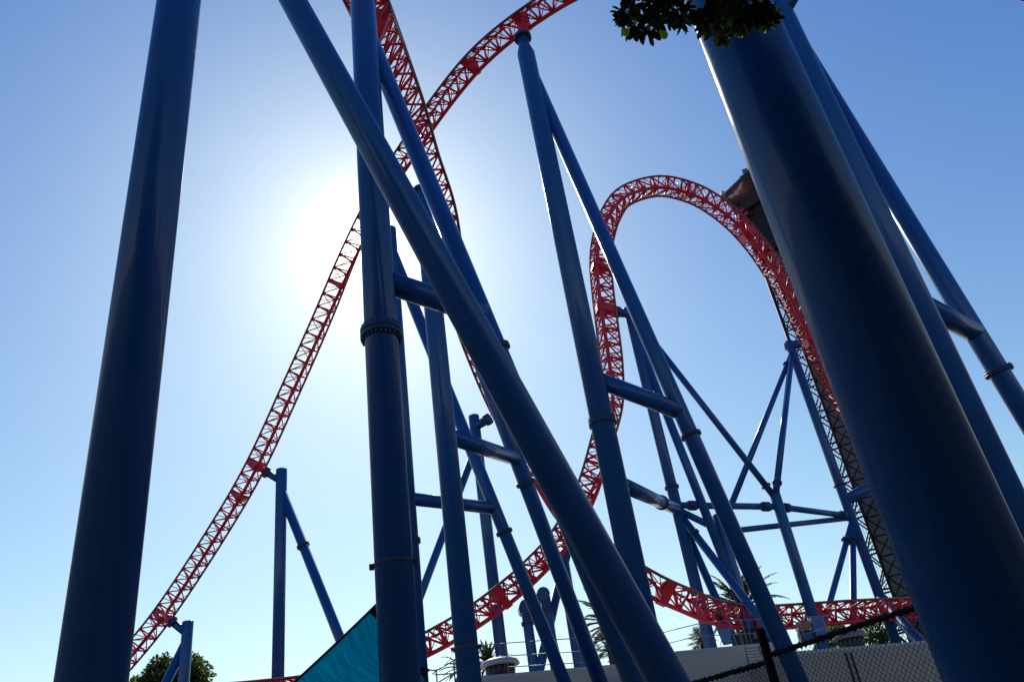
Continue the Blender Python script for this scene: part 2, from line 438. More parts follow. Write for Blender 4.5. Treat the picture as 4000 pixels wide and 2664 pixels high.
# --- support behind the roof wall
V13a, V13b = vcol(2265, 2595, 50, .9, 2165)
t = root_of(V13a, 'support behind the low wall, thin leg leaning left, head under the red curve')
column(V13a, V13b, .9, t)
e1 = P(2216, 2140, proj(V13b)[2]); pipe('elbow', V13b - UP * .7, e1, .8, t); flange(e1, UP, .7, t, over=.08, h=.1)
bt = on(V13a, V13b, 2200); bb_ = P(2118, 2570, proj(bt)[2] - 3); pipe('brace', to_ground(bt, bb_), bt, .68, t)
# --- two posts with round cross tubes
for (px, py, wpx, yt, cxp, cyp, lab) in ((2078, 2555, 41, 2372, 2050, 2376, 'lower left post of two capped by round tube ends behind the wall'),
                                  (2150, 2470, 41, 2330, 2118, 2328, 'upper right post of two capped by round tube ends behind the wall')):
    a, b = vcol(px, py, wpx, .75, yt)
    t = root_of(a, lab, 'support_post', 'post')
    column(a, b, .75, t)
    c = P(cxp, cyp, proj(b)[2]); hd = Vector((.15, -1, 0)).normalized()
    pipe('cross_tube', c - hd * .9, c + hd * .9, .92, t, m=M['blue'])
    flange(on(a, b, cyp + 58), UP, .75, t, over=.1, h=.1, nb=10)

# --- far right A-frame
V16a, V16b = vcol(3865, 1776, 116, 1.2, 30)
t = root_of(V16a, 'blue frame right of the nearest column, forked head, beam across to a long slanting leg')
column(V16a, V16b, 1.2, t)
s16t = on(V16a, V16b, 120); z16 = proj(s16t)[2]
s16b = P(3955, 1539, FPX * .95 / 81); s16g = to_ground(s16t, s16b)
pipe('brace', s16g, s16t, .95, t)
flange(on(s16t, s16g, 1450), s16t - s16g, .95, t, over=.17, h=.1)
pipe('crossbeam', on(V16a, V16b, 1182), on(s16t, s16g, 1300), .98, t)
pipe('fork', on(V16a, V16b, 62), P(3150, -90, z16 + .5), .62, t); pipe('fork', on(V16a, V16b, 60), P(2985, -110, z16 + 1.5), .62, t)

# ------------------------------------------------------------------ tracks
TW, TH = 1.75, 1.22
def catmull(cp, step):
    out = []
    for i in range(len(cp) - 1):
        p0, p1, p2, p3 = cp[max(i - 1, 0)], cp[i], cp[i + 1], cp[min(i + 2, len(cp) - 1)]
        for k in range(40):
            t_ = k / 40; out.append(.5 * ((2 * p1) + (p2 - p0) * t_ + (2 * p0 - 5 * p1 + 4 * p2 - p3) * t_ ** 2 + (3 * p1 - p0 - 3 * p2 + p3) * t_ ** 3))
    out.append(cp[-1])
    L_ = [0]
    for i in range(1, len(out)): L_.append(L_[-1] + (out[i].to_3d() - out[i - 1].to_3d()).length)
    n = max(2, int(round(L_[-1] / step))); res = []; j = 0
    for i in range(n + 1):
        s_ = L_[-1] * i / n
        while j < len(L_) - 2 and L_[j + 1] < s_: j += 1
        f_ = (s_ - L_[j]) / max(1e-6, L_[j + 1] - L_[j]); res.append(out[j].lerp(out[j + 1], min(1, f_)))
    return res
def track(name, label, pts, step=1.3, brackets=(), W=TW, H=TH, th=1.0):
    """pts: photo x, y, depth, roll. Two running rails and a spine tied together by a lattice"""
    cp = [Vector((*P(x, y, z), R(ph))) for (x, y, z, ph) in pts]
    sp = catmull(cp, step / 2); fr = []
    for i, q in enumerate(sp):
        p = q.to_3d(); t_ = (sp[min(i + 1, len(sp) - 1)].to_3d() - sp[max(i - 1, 0)].to_3d()).normalized()
        v = (cam_pos - p).normalized(); v = (v - t_ * v.dot(t_)).normalized(); s_ = v.cross(t_)
        ph = q.w; side = s_ * math.cos(ph) + v * math.sin(ph); nn = -s_ * math.sin(ph) + v * math.cos(ph)
        fr.append((p - nn * H * .4, side, nn, t_))
    p = fr[0][0]; t = thing(name, (p.x, p.y, p.z), label, 'roller coaster track', 'red lattice tracks of the roller coaster')
    l_, r_, s_ = [f[0] + f[1] * W / 2 for f in fr], [f[0] - f[1] * W / 2 for f in fr], [f[0] + f[2] * H for f in fr]
    for pts_ in (l_, r_):
        mb = MB(); mb.tube(pts_, .098, 10); mb.build('rail', M['rail'], t)
    mb = MB(); mb.tube(s_, .15, 12); mb.build('spine', M['red'], t)
    nodes = list(range(0, len(fr), 2)); lat = MB()
    for k, i in enumerate(nodes):
        mb = MB(); p, sd_, nn, tt = fr[i]
        for s1 in (l_[i], r_[i]):
            c0 = s1 + (s_[i] - s1) * .04
            mb.tube([c0, s_[i]], .07, 6, radii=[.06 * th, .10 * th])
            mb.box(s1 + (s_[i] - s1) * .1, tt * .17, (s_[i] - s1).normalized() * .12, tt.cross((s_[i] - s1).normalized()) * .02)
        mb.tube([l_[i], r_[i]], .075, 6)
        mb.box(s_[i] - nn * .1, tt * .22, sd_ * .03, nn * .15)
        mb.build('cross_tie', M['red'], t)
        if i + 2 < len(fr):
            lat.tube([l_[i], s_[i + 2]], .055 * th, 6); lat.tube([r_[i], s_[i + 2]], .055 * th, 6)
            if k % 2: lat.tube([l_[i], r_[i + 2]], .04, 6)
            else: lat.tube([r_[i], l_[i + 2]], .04, 6)
            if th > 1: lat.tube([l_[i + 1], s_[i]], .05, 5); lat.tube([r_[i + 1], s_[i + 2]], .05, 5); lat.tube([l_[i + 1], r_[i + 1]], .06, 5)
            if i + 1 < len(fr): lat.tube([l_[i + 1], s_[i + 2]], .035, 5); lat.tube([r_[i + 1], s_[i]], .035, 5)
    lat.build('lattice', M['red'], t)
    for (bx, by, big) in brackets:
        best = min(range(len(fr)), key=lambda i: (proj(fr[i][0])[0] - bx) ** 2 + (proj(fr[i][0])[1] - by) ** 2 if proj(fr[i][0]) else 1e9)
        p, sd_, nn, tt = fr[best]; mb = MB(); hl = big * .34 if big else .14
        b0 = len(mb.v)
        for dt in (-hl, hl):
            for (u_, n_) in ((-W / 2 * .93, 0), (-W / 2 * .93, .22), (-.26, H + .16), (.26, H + .16), (W / 2 * .93, .22), (W / 2 * .93, 0)):
                mb.v.append(p + tt * dt + sd_ * u_ + nn * n_)
        mb.face(tuple(b0 + i for i in range(6))); mb.face(tuple(b0 + 11 - i for i in range(6)))
        for i in range(6): mb.face((b0 + i, b0 + (i + 1) % 6, b0 + 6 + (i + 1) % 6, b0 + 6 + i))
        for dt in (-hl, hl): mb.tube([p + tt * dt - sd_ * W / 2, p + tt * dt + nn * (H * .3), p + tt * dt + sd_ * W / 2], .1, 8)
        bo = mb.build('bracket', M['red'], t)
    return t, fr
def stub(t, frm, to, D=.5):
    mb = MB(); mb.tube([frm, to], D / 2, 24); d = (to - frm).normalized()
    mb.tube([to - d * .1, to], D / 2 + .16, 24); mb.build('connector', M['red'], t)

trA, frA = track('coaster_track', 'long red climb rising from bottom left to the crest at the top', [
    (330, 2760, 71, 8), (520, 2548, 72, 6), (660, 2370, 73, 6), (850, 2080, 73, 6), (1000, 1822, 73, 8), (1150, 1500, 73, 12), (1268, 1240, 73, 20),
    (1372, 1000, 72, 32), (1480, 780, 70, 48), (1590, 600, 67, 60), (1720, 405, 63, 70), (1870, 222, 59, 76), (2060, 65, 56.5, 80),
    (2300, -75, 53, 80), (2650, -180, 50, 80), (3100, -190, 48, 80), (3550, -150, 46, 80), (3900, -88, 45, 80), (4300, 15, 44, 80)],
    brackets=((628, 2378, .8), (990, 1815, .8), (1295, 1098, .35), (2050, 72, .8), (935, 1930, 0), (1835, 245, 0)))
stub(trA, P(1010, 1826, 72), V5top); stub(trA, P(642, 2396, 71), V6top)
stub(trA, P(2045, 95, 56), V7head, .75)
trB, frB = track('coaster_track', 'steep red drop crossing behind the centre column tops, falling into the low valley run', [
    (1300, -260, 31, 15), (1365, -120, 32.5, 15), (1436, 45, 34, 15), (1512, 230, 38.5, 18), (1588, 430, 43, 22), (1647, 620, 46.5, 28), (1716, 820, 50, 25),
    (1758, 1030, 54, 15), (1806, 1210, 57.5, 5), (1880, 1414, 61.5, 0), (1960, 1607, 65, 5), (2040, 1760, 65, 25), (2132, 1905, 63, 45), (2215, 2020, 60, 58), (2325, 2125, 56, 68), (2440, 2215, 52.5, 72), (2560, 2290, 50.5, 72),
    (2680, 2345, 51, 70), (2790, 2390, 52, 66), (2900, 2412, 54, 62), (3000, 2414, 55, 66), (3150, 2402, 56.5, 70), (3350, 2386, 58, 72), (3600, 2372, 62, 72), (3900, 2360, 66, 72), (4400, 2340, 70, 72), (5100, 2310, 74, 72)],
    brackets=((2578, 2310, .9), (1952, 1598, .8), (1440, 50, .5), (2925, 2415, 0), (3185, 2400, 0)))
trC, frC = track('coaster_track', 'red track sweeping up from the lower centre into the big round loop at right', [
    (760, 2715, 62, 75), (1000, 2698, 60, 75), (1250, 2668, 58, 75), (1450, 2605, 56, 75), (1670, 2512, 54.5, 74), (1850, 2408, 55, 72), (1990, 2305, 55.5, 70), (2080, 2225, 56, 68),
    (2180, 2118, 57, 66), (2262, 1990, 58, 60), (2318, 1870, 59, 48), (2362, 1720, 60, 25), (2390, 1570, 61, 5), (2385, 1420, 62, -6), (2366, 1270, 63, -12), (2349, 1140, 64, -14),
    (2341, 1030, 65, -14), (2353, 930, 66.5, -10), (2389, 833, 68, -2), (2450, 764, 69, 4), (2575, 730, 70, 6), (2700, 756, 70, 5), (2798, 809, 70, 3), (2890, 885, 70, 0), (2965, 973, 70, 0),
    (3018, 1050, 69.5, 0), (3070, 1130, 69, 0), (3156, 1302, 68.5, 2), (3238, 1465, 68, 5), (3350, 1665, 67, 15), (3490, 1880, 66, 30), (3650, 2090, 66, 45), (3800, 2270, 66, 58), (3980, 2420, 67, 68), (4250, 2510, 68, 74), (4700, 2540, 70, 76), (5300, 2520, 72, 76)],
    step=1.2, th=1.3, brackets=((2366, 1222, .9), (3170, 1330, .8), (1972, 2316, .8), (2690, 752, 0), (2925, 925, 1), (2345, 1065, 0)))

# ------------------------------------------------------------------ dark lattice tower
Ta, Tb = vcol(3074, 1318, 20, .4, 830)
zt = 85.0
def tv(px, py, ytop, z=zt):
    p = P(px, py, z); h = vert_top(p, ytop); return Vector((p.x, p.y, 0)), Vector((p.x, p.y, p.z + h))
def azimuth_base(px, py, rad):
    d = P(px, py, 1) - cam_pos; d.z = 0; d.normalize(); return d * rad
def tall(b_, ytop):
    q = Vector((b_.x, b_.y, 30)); return Vector((b_.x, b_.y, 30 + vert_top(q, ytop)))
cA0 = azimuth_base(3078, 1318, 76); cA1 = tall(cA0, 880)
mA0 = azimuth_base(3328, 1833, 76); mA1 = tall(mA0, 700)
mA0 = Vector((mA0.x, mA0.y, 0))
t = thing('lattice_tower', (mA0.x, mA0.y, 0), 'dark lattice drop tower behind the loop with a bat sign on its head', 'tower')
ux = (mA0 - cA0); wdt = ux.length; ux.normalize(); uy = UP.cross(ux)
for dy in (-1.1, 1.1):
    mb = MB(); mb.tube([cA0 + uy * dy, cA1 + uy * dy], .17, 10); mb.build('chord', M['dark'], t)
mb = MB(); Hm = mA1.z
mb.box(mA0 + UP * Hm / 2 + ux * .35, ux * .75, uy * .8, UP * Hm / 2)
k = 0
while k * 3.2 < Hm:
    mb.box(mA0 + UP * (k * 3.2 + .5) + ux * .35, ux * .79, uy * .84, UP * .12)
    mb.box(mA0 + UP * (k * 3.2 + 2.0) + ux * .35 - uy * .83, ux * .3, uy * .03, UP * .5); k += 1
mb.build('mast', M['mast'], t)
mb = MB(); zz = 1.0
while zz < Hm - 3:
    for (sx, dy) in ((-1, -.86), (1, -.86)):
        mb.tube([mA0 + ux * (.35 - .72 * sx) + uy * dy + UP * zz, mA0 + ux * (.35 + .72 * sx) + uy * dy + UP * (zz + 1.7)], .045, 5)
    mb.tube([mA0 - ux * .4 + uy * -.86 + UP * zz, mA0 + ux * 1.1 + uy * -.86 + UP * zz], .06, 5)
    zz += 1.7
for q in (-.4, 1.1): mb.tube([mA0 + ux * q - uy * .86 + UP * .2, mA0 + ux * q - uy * .86 + UP * (Hm - .5)], .12, 6)
mb.build('mast_bracing', M['dark'], t)
mb = MB(); mb.box(mA0 + UP * Hm / 2 + ux * 1.45, ux * .33, uy * 1.0, UP * Hm / 2); mb.build('mast_dark_face', M['dark'], t)  # dark right side of the mast, built as its own strip
mb = MB(); zz = .5; k = 0
while zz < cA1.z - 4:
    for dy in (-1.1, 1.1):
        c = cA0 + uy * dy + UP * zz
        for (dz, r_) in ((-1.5, .07), (1.9, .07), (0, .09), (.9, .05)):
            mb.tube([c, mA0 + uy * dy * .7 - ux * .3 + UP * max(.1, zz + dz)], r_, 5)
    mb.tube([cA0 - uy * 1.1 + UP * zz, cA0 + uy * 1.1 + UP * zz], .07, 5)
    zz += 3.3; k += 1
mb.build('lattice', M['dark'], t)
mb = MB()
for q in (.35, .5, .62): mb.tube([cA0 + ux * wdt * q + UP * .2, cA1 + ux * wdt * q], .018, 4)
mb.build('cable', M['dark'], t)
# head frame and sign
def slab(c4, thick, name, m, parent, uv=None):
    mb = MB(); n_ = (c4[1] - c4[0]).cross(c4[-1] - c4[0]).normalized()
    if n_.dot(cam_pos - c4[0]) < 0: n_ = -n_
    k_ = len(c4)
    mb.v = [p for p in c4] + [p - n_ * thick for p in c4]
    mb.face(tuple(range(k_))); mb.face(tuple(reversed(range(k_, 2 * k_))))
    for i in range(k_): mb.face((i, (i + 1) % k_, k_ + (i + 1) % k_, k_ + i))
    return mb.build(name, m, parent, uv=uv), n_
sc4 = [P(2828, 762, 84.5), P(2945, 648, 85.5), P(3045, 738, 86), P(2882, 838, 85)]
n0 = (sc4[1] - sc4[0]).cross(sc4[3] - sc4[0]).normalized()
d2 = (sc4[2] - sc4[0]).dot(n0); sc4[2] = sc4[2] - n0 * d2
sg, sn = slab(sc4, .5, 'sign_panel', M['print'], t, uv=[(0, 1), (1, 1), (1, 0), (0, 0)] * 2)
def onplane(px, py, off):
    d = P(px, py, 1) - cam_pos; return cam_pos + d * ((sc4[0] + sn * off - cam_pos).dot(sn) / d.dot(sn))
bat = [(230, 535), (270, 490), (305, 468), (345, 460), (350, 425), (372, 408), (385, 412), (390, 392), (410, 365), (418, 325), (448, 300), (482, 275), (462, 320), (455, 352), (462, 392), (438, 398), (412, 418), (402, 445), (405, 488), (380, 480), (352, 490), (325, 508), (302, 540), (268, 525)]
bp = [onplane(2780 + x / 3.92, 640 + y / 3.92, .06) for x, y in bat]
mb = MB(); nb_ = len(bp); mb.v = bp + [p - sn * .05 for p in bp]; mb.face(tuple(range(nb_)))
for i in range(nb_): mb.face((i, (i + 1) % nb_, nb_ + (i + 1) % nb_, nb_ + i))
mb.build('emblem', M['silver'], sg)
mb = MB(); rnd = random.Random(3)
for i in range(300):
    px = rnd.uniform(2890, 3085); py = 795 + (px - 2890) * 1.2 + rnd.uniform(-15, 85)
    c = P(px, py, rnd.uniform(86.5, 89.5)); s_ = rnd.uniform(.2, .6)
    v = Vector((rnd.uniform(-1, 1), rnd.uniform(-1, 1), rnd.uniform(-1, 1))).normalized(); w_ = v.orthogonal().normalized(); x_ = v.cross(w_)
    if i % 3: mb.tube([c - v * 1.1, c + v * 1.1], .08, 6)
    else: mb.box(c, v * s_, w_ * s_ * .6, x_ * s_ * .35)
for i in range(6):
    a_ = P(2880 + i * 30, 800 + i * 42, 85); b_ = P(2960 + i * 22, 770 + i * 55, 87); mb.tube([a_, b_], .2, 8)
hp = Vector((mA0.x, mA0.y, tall(mA0, 900).z)); mb.box(hp, ux * 1.7, uy * 1.6, UP * 3.6)
mb.build('head_frame', M['dark'], t)
mb = MB(); mb.tube([P(2825, 765, 84.3), P(2829, 765, 84.3) + UP * .5], .22, 12); mb.build('beacon', M['white'], t)
mb = MB()
for (x, y) in ((2899, 820), (2916, 832)): c = P(x, y, 83.5); mb.tube([c - UP * .2, c, c + UP * .2], .17, 10, radii=[.12, .18, .1])
mb.build('warning_lamp', M['red'], t)

# ------------------------------------------------------------------ roof building
H1 = None
pA = P(1886, 2638, 47); H1 = pA.z
c0 = PH(1822, 2643, H1); c1 = PH(2648, 2572, H1)
def prism_between(p0, p1, z0, z1, depth, away, mb):
    """wall block from p0 to p1 (plan), from z0 to z1, thickness 'depth' away from the camera"""
    d = (p1 - p0); d.z = 0; d.normalize(); n_ = Vector((-d.y, d.x, 0))
    if n_.dot(Vector((p0.x, p0.y, 0))) < 0: n_ = -n_
    q = [p0.copy(), p1.copy(), p1 + n_ * depth, p0 + n_ * depth]; b0 = len(mb.v)
    for z_ in (z0, z1):
        for p in q: mb.v.append(Vector((p.x, p.y, z_)))
    for f_ in ((0, 1, 2, 3), (4, 7, 6, 5), (0, 4, 5, 1), (1, 5, 6, 2), (2, 6, 7, 3), (3, 7, 4, 0)): mb.face(tuple(b0 + i for i in f_))
    return n_
t = thing('flat_roofed_building', ((c0.x + c1.x) / 2, (c0.y + c1.y) / 2, 0), 'low rendered building with a plain flat roof edge behind the slanting tubes', 'building')
mb = MB(); prism_between(c0, c1, 0, H1 - .18, 9, 1, mb); mb.build('wall', M['wall'], t)
mb = MB(); nn_ = prism_between(c0, c1, H1 - .178, H1, .5, 1, mb); mb.build('parapet', M['cap'], t)
mb = MB()
for q in (.18, .36, .54, .72, .9):
    p = c0.lerp(c1, q) - nn_ * .004; prism_between(p - (c1 - c0).normalized() * .012, p + (c1 - c0).normalized() * .012, .5, H1 - .2, .02, 1, mb)
mb.build('joint', M['wall_dark'], t)
H2 = P(2643, 2542, 44.5).z
d0 = PH(2643, 2542, H2); d1 = PH(3060, 2503, H2)
t = thing('flat_roofed_building', ((d0.x + d1.x) / 2, (d0.y + d1.y) / 2, 0), 'taller beige block right of the dark slanting tube, railing along its top', 'building')
mb = MB(); prism_between(d0, d1, 0, H2 - .12, 8, 1, mb); mb.build('wall', M['wall'], t)
mb = MB(); prism_between(d0 - Vector((.05, .05, 0)), d1, H2 - .118, H2, 8.1, 1, mb); mb.build('parapet', M['cap'], t)
H3 = P(3401, 2519, 45).z
f0 = PH(3060, 2546, H3); f1 = PH(3720, 2492, H3)
t = thing('flat_roofed_building', ((f0.x + f1.x) / 2, (f0.y + f1.y) / 2, 0), 'beige wall seen through the chain link fence, mushroom vent on its roof', 'building')
mb = MB(); prism_between(f0, f1, 0, H3 - .15, 8, 1, mb); mb.build('wall', M['wall_dark'], t)
mb = MB(); prism_between(f0, f1, H3 - .148, H3, 8.1, 1, mb); mb.build('parapet', M['cap'], t)
mb = MB(); n3 = Vector((0, 0, 0))
dd = (f1 - f0).normalized(); nq = Vector((-dd.y, dd.x, 0)); nq = nq if nq.dot(Vector((f0.x, f0.y, 0))) > 0 else -nq
for q in (.33, .36): p = f0.lerp(f1, q) - nq * .06; mb.tube([Vector((p.x, p.y, .3)), Vector((p.x, p.y, H3 - .3))], .045, 8)
mb.build('downpipe', M['dark'], t)

def vent(px, py, z, rc, label, hm='white'):
    base = P(px, py, z); t = thing('roof_vent', tuple(base), label, 'vent', 'mushroom vents on the flat roofs')
    mb = MB(); mb.tube([base - UP * .3, base + UP * .5], rc * .72, 32); mb.build('louvre', M['louvre'], t)
    mb = MB(); mb.tube([base + UP * .42, base + UP * .48, base + UP * .72, base + UP * .88, base + UP * .94], rc, 40, radii=[rc * .98, rc, rc * .9, rc * .55, rc * .1]); mb.build('hood', M[hm], t)
    mb = MB()
    for i in range(16):
        q = 2 * math.pi * i / 16; c = base + Vector((math.cos(q), math.sin(q), 0)) * rc * .74; mb.tube([c, c + UP * .46], .02, 4)
    mb.build('frame', M['metal'], t)
vent(1956, 2628, 51, 1.3, 'white mushroom vent on the low roof between two blue columns')
vent(3330, 2522, 50, 1.08, 'pale mushroom vent above the beige wall, seen through the mesh fence', 'hood')

def railing(name, label, rails, posts, z, r=.028, m=None, zs=None):
    pts = [P(x, y, z) for x, y in rails[0]]
    t = thing(name, tuple(pts[0]), label, 'railing')
    for rl in rails:
        mb = MB(); mb.tube([P(x, y, (zs(x) if zs else z)) for x, y in rl], r, 8); mb.build('handrail', m or M['metal'], t)
    for (x0, y0, x1, y1) in posts:
        mb = MB(); mb.tube([P(x0, y0, (zs(x0) if zs else z)), P(x1, y1, (zs(x1) if zs else z))], r * 1.15, 8); mb.build('post', m or M['metal'], t)
railing('roof_railing', 'three bar roof railing behind the blue braces above the low wall',
        [[(1868, 2519), (2110, 2501), (2370, 2484)], [(1950, 2562), (2350, 2538), (2400, 2533)], [(1985, 2604), (2300, 2585)]],
        [(1972, 2512, 1988, 2632), (2172, 2496, 2202, 2612), (2390, 2483, 2408, 2592)], 48.5)
railing('roof_railing', 'thin roof railing stretching from the dark slanting tube to the red valley track',
        [[(2560, 2476), (2733, 2434), (2860, 2422), (2985, 2416)], [(2600, 2514), (2720, 2484), (2870, 2476), (2985, 2470)]],
        [(2848, 2424, 2880, 2520), (2895, 2422, 2922, 2516), (2920, 2420, 2935, 2512)], 46.5, r=.026)
railing('roof_railing', 'steel tube handrail in front of the round planter base, right of the long blue leg',
        [[(3060, 2462), (3195, 2412)], [(3120, 2483), (3222, 2450)], [(3070, 2410), (3215, 2406), (3250, 2402)]],
        [(3112, 2408, 3145, 2490), (3212, 2405, 3235, 2480)], 46.5, r=.026)
railing('stair_handrail', 'bent steel stair rail at the foot of the second column, chain beside it',
        [[(1780, 2572), (1742, 2597), (1705, 2617), (1689, 2630), (1706, 2634), (1790, 2628)], [(1712, 2664), (1780, 2622)]],
        [(1704, 2617, 1709, 2690), (1772, 2575, 1780, 2690)], 40, r=.032)
mb = MB()
for (x0, y0, x1, y1) in ((2908, 2520, 2925, 2592), (2962, 2516, 2975, 2560)): mb.tube([P(x0, y0, 44), P(x1, y1, 44)], .03, 6)
for i in range(6): mb.tube([P(2904 + i * 3, 2532 + i * 12, 44), P(2968 + i * 3, 2527 + i * 12, 44)], .018, 6)
tag(mb.build('access_ladder', M['mast']), 'grey access ladder on the beige wall left of the fence post', 'ladder')
# planter with a spiky plant on the roof
c = P(2842, 2515, 52); t = thing('planter', tuple(c), 'blue funnel shaped planter holding a spiky plant on the roof', 'planter')
mb = MB(); mb.tube([c, c + UP * .6, c + UP * 1.45], .5, 24, radii=[.28, .38, .52]); mb.build('pot', M['planter'], t)

# dark machinery block under the track
c = P(2962, 2487, 53); t = thing('machinery_box', tuple(c), 'dark machinery housing below the red valley track', 'machinery')
mb = MB(); mb.box(c, Vector((1.2, 0, 0)), Vector((0, .8, 0)), UP * .42); mb.tube([c + UP * .42 - Vector((1, 0, 0)), c + UP * .42 + Vector((1, 0, 0))], .14, 12); mb.build('housing', M['dark'], t)
mb = MB(); mb.box(c - Vector((0, .83, 0)), Vector((.5, 0, 0)), Vector((0, .025, 0)), UP * .2); mb.build('hatch', M['mast'], t)
c = P(3196, 2455, 54); t = thing('machinery_box', tuple(c), 'blue and red drive unit under the track left of the fence', 'machinery')
mb = MB(); mb.box(c, Vector((.42, 0, 0)), Vector((0, .5, 0)), UP * .75); mb.build('housing', M['blue'], t)
mb = MB(); mb.box(c + Vector((-.95, 0, .3)), Vector((.45, 0, 0)), Vector((0, .4, 0)), UP * .22); mb.build('motor', M['rail'], t)
mb = MB(); mb.tube([c + Vector((-1.4, 0, -.4)), c + Vector((-.45, 0, -.4))], .42, 20); mb.build('drum', M['blue_dark'], t)

# ------------------------------------------------------------------ shade sail
K1, K2, K3, K4 = P(1482, 2348, 23.5), P(1676, 2616, 27), P(1560, 3050, 23), P(640, 3120, 20)
def edge(a, b, mid, n=24): # quadratic through a sagged middle
    return [a * (1 - q) ** 2 + mid * 2 * q * (1 - q) + b * q * q for q in [i / n for i in range(n + 1)]]
n = 24
top = edge(K1, K4, P(1230, 2600, 22.5)); right = edge(K1, K2, P(1478, 2560, 24.5)); bot = edge(K2, K3, P(1600, 2760, 25)); left = edge(K4, K3, P(1000, 3050, 21))
# Coons patch: u along top (K1->K4), v along right (K1->K2); opposite edges left (K4->K3), bot (K2->K3)
mb = MB(); uv = []
for j in range(n + 1):
    for i in range(n + 1):
        u, v = i / n, j / n
        p = (1 - v) * top[i] + v * bot[i] + (1 - u) * right[j] + u * left[j] - ((1 - u) * (1 - v) * K1 + u * (1 - v) * K4 + (1 - u) * v * K2 + u * v * K3)
        p = p - UP * .25 * math.sin(math.pi * u) * math.sin(math.pi * v)
        mb.v.append(p); uv.append((u, v))
for j in range(n):
    for i in range(n):
        q = j * (n + 1) + i; mb.face((q, q + 1, q + n + 2, q + n + 1), True)
t = thing('shade_sail', tuple(K1), 'teal shade cloth sail with black hems stretched behind the centre column foot', 'shade sail')
so_ = mb.build('cloth', M['sail'], t, uv=uv)
smod = so_.modifiers.new('thickness', 'SOLIDIFY'); smod.thickness = .006
mb = MB(); mb.tube(top, .035, 8); mb.tube(right, .04, 8); mb.build('hem', M['blackf'], t)
mb = MB()
def patch(a_, b_, c_):
    b0 = len(mb.v); nrm_ = (b_ - a_).cross(c_ - a_).normalized() * .012
    mb.v.extend([a_ + nrm_, b_ + nrm_, c_ + nrm_, a_ - nrm_, b_ - nrm_, c_ - nrm_])
    for f_ in ((0, 1, 2), (5, 4, 3), (0, 3, 4, 1), (1, 4, 5, 2), (2, 5, 3, 0)): mb.face(tuple(b0 + i for i in f_))
patch(K1, top[2], right[5]); mb.build('corner_patch', M['blackf'], t)
mb = MB(); patch(K2, right[20], bot[3]); mb.build('corner_patch', M['blackf'], t)
mb = MB(); ce = P(1771, 2541, 31.3); nlink = 34
for i in range(nlink):
    a_ = K2.lerp(ce, i / nlink) - UP * .25 * math.sin(math.pi * i / nlink); b_ = K2.lerp(ce, (i + .8) / nlink) - UP * .25 * math.sin(math.pi * (i + .8) / nlink)
    mb.tube([a_, b_], .016 if i % 2 else .026, 5)
mb.build('chain', M['metal'], t)

# ------------------------------------------------------------------ chain link fence
FE = P(3585, 2368, 7.9); HF = FE.z
FP = PH(3000, 2560, HF); FPo = P(2950, 2456, proj(FP)[2])
FL = PH(2716, 2664, P(2955, 2590, proj(FP)[2]).z); 
postx = Vector((FP.x, FP.y, 0))
t = thing('chain_link_fence', tuple(postx), 'black chain link fence close by at lower right with post and ragged top rail', 'fence')
mb = MB(); pc = P(2998, 2560, proj(FP)[2]); hp = vert_top(pc, 2455)
mb.tube([Vector((pc.x, pc.y, 0)), Vector((pc.x, pc.y, pc.z + hp - .02)), Vector((pc.x, pc.y, pc.z + hp))], .047, 24, radii=[.056, .056, .044]); mb.build('post', M['blackf'], t)
Hleft = P(2955, 2592, proj(FP)[2]).z; PL = Vector((pc.x, pc.y, Hleft))
dl = (pc - FE).normalized(); FLe = PL + (FL - PL) * 2.2; FLe.z = Hleft
FEe = FE + (FE - FP).normalized() * 1.2
rnd = random.Random(11)
def frail(a_, b_):
    mb = MB(); nn = 60; pts = []; rad = []
    for i in range(nn + 1): pts.append(a_.lerp(b_, i / nn) + Vector((0, 0, rnd.uniform(-.003, .003)))); rad.append(.026 + rnd.uniform(0, .005))
    mb.tube(pts, .02, 14, radii=rad)
    L_ = (b_ - a_).length; k_ = int(L_ / .09)
    for i in range(k_):
        c = a_.lerp(b_, (i + rnd.random() * .6) / k_); v = Vector((rnd.uniform(-.4, .4), rnd.uniform(-.4, .4), 1)).normalized()
        mb.tube([c - v * .045, c - v * .01, c + v * .042], .012, 6, radii=[.004, .033, .006])
    mb.build('top_rail', M['blackf'], t)
pR = Vector((pc.x, pc.y, HF))
frail(pR, FEe); frail(FLe, PL)
def meshpanel(a_, b_, cell=.068, drop=1.5):
    mb = MB(); d = b_ - a_; L_ = d.length; d.normalize(); nq = Vector((-d.y, d.x, 0)).normalized(); cols = int(L_ / cell); rows = int(drop / (cell * .5))
    for i in range(cols + 1):
        pts = []
        for j in range(rows + 1):
            off = (0 if j % 2 == 0 else .5) * cell
            sg_ = .5 * cell * (1 if True else 0)
            x = i * cell + (off if True else 0)
            ww = .004 * (1 if j % 2 else -1)
            pts.append(a_ + d * (min(L_, x) + rnd.uniform(-.002, .002)) + nq * ww - UP * (.01 + j * cell * .5))
        mb.tube(pts, .0031, 4, caps=False)
        pts = []
        for j in range(rows + 1):
            off = (0 if j % 2 == 0 else -.5) * cell
            x = max(0, i * cell + off); ww = .004 * (-1 if j % 2 else 1)
            pts.append(a_ + d * (x + rnd.uniform(-.002, .002)) + nq * ww - UP * (.01 + j * cell * .5))
        mb.tube(pts, .0031, 4, caps=False)
    mb.build('wire_mesh', M['wire'], t)
meshpanel(pR, FEe); meshpanel(FLe, PL)

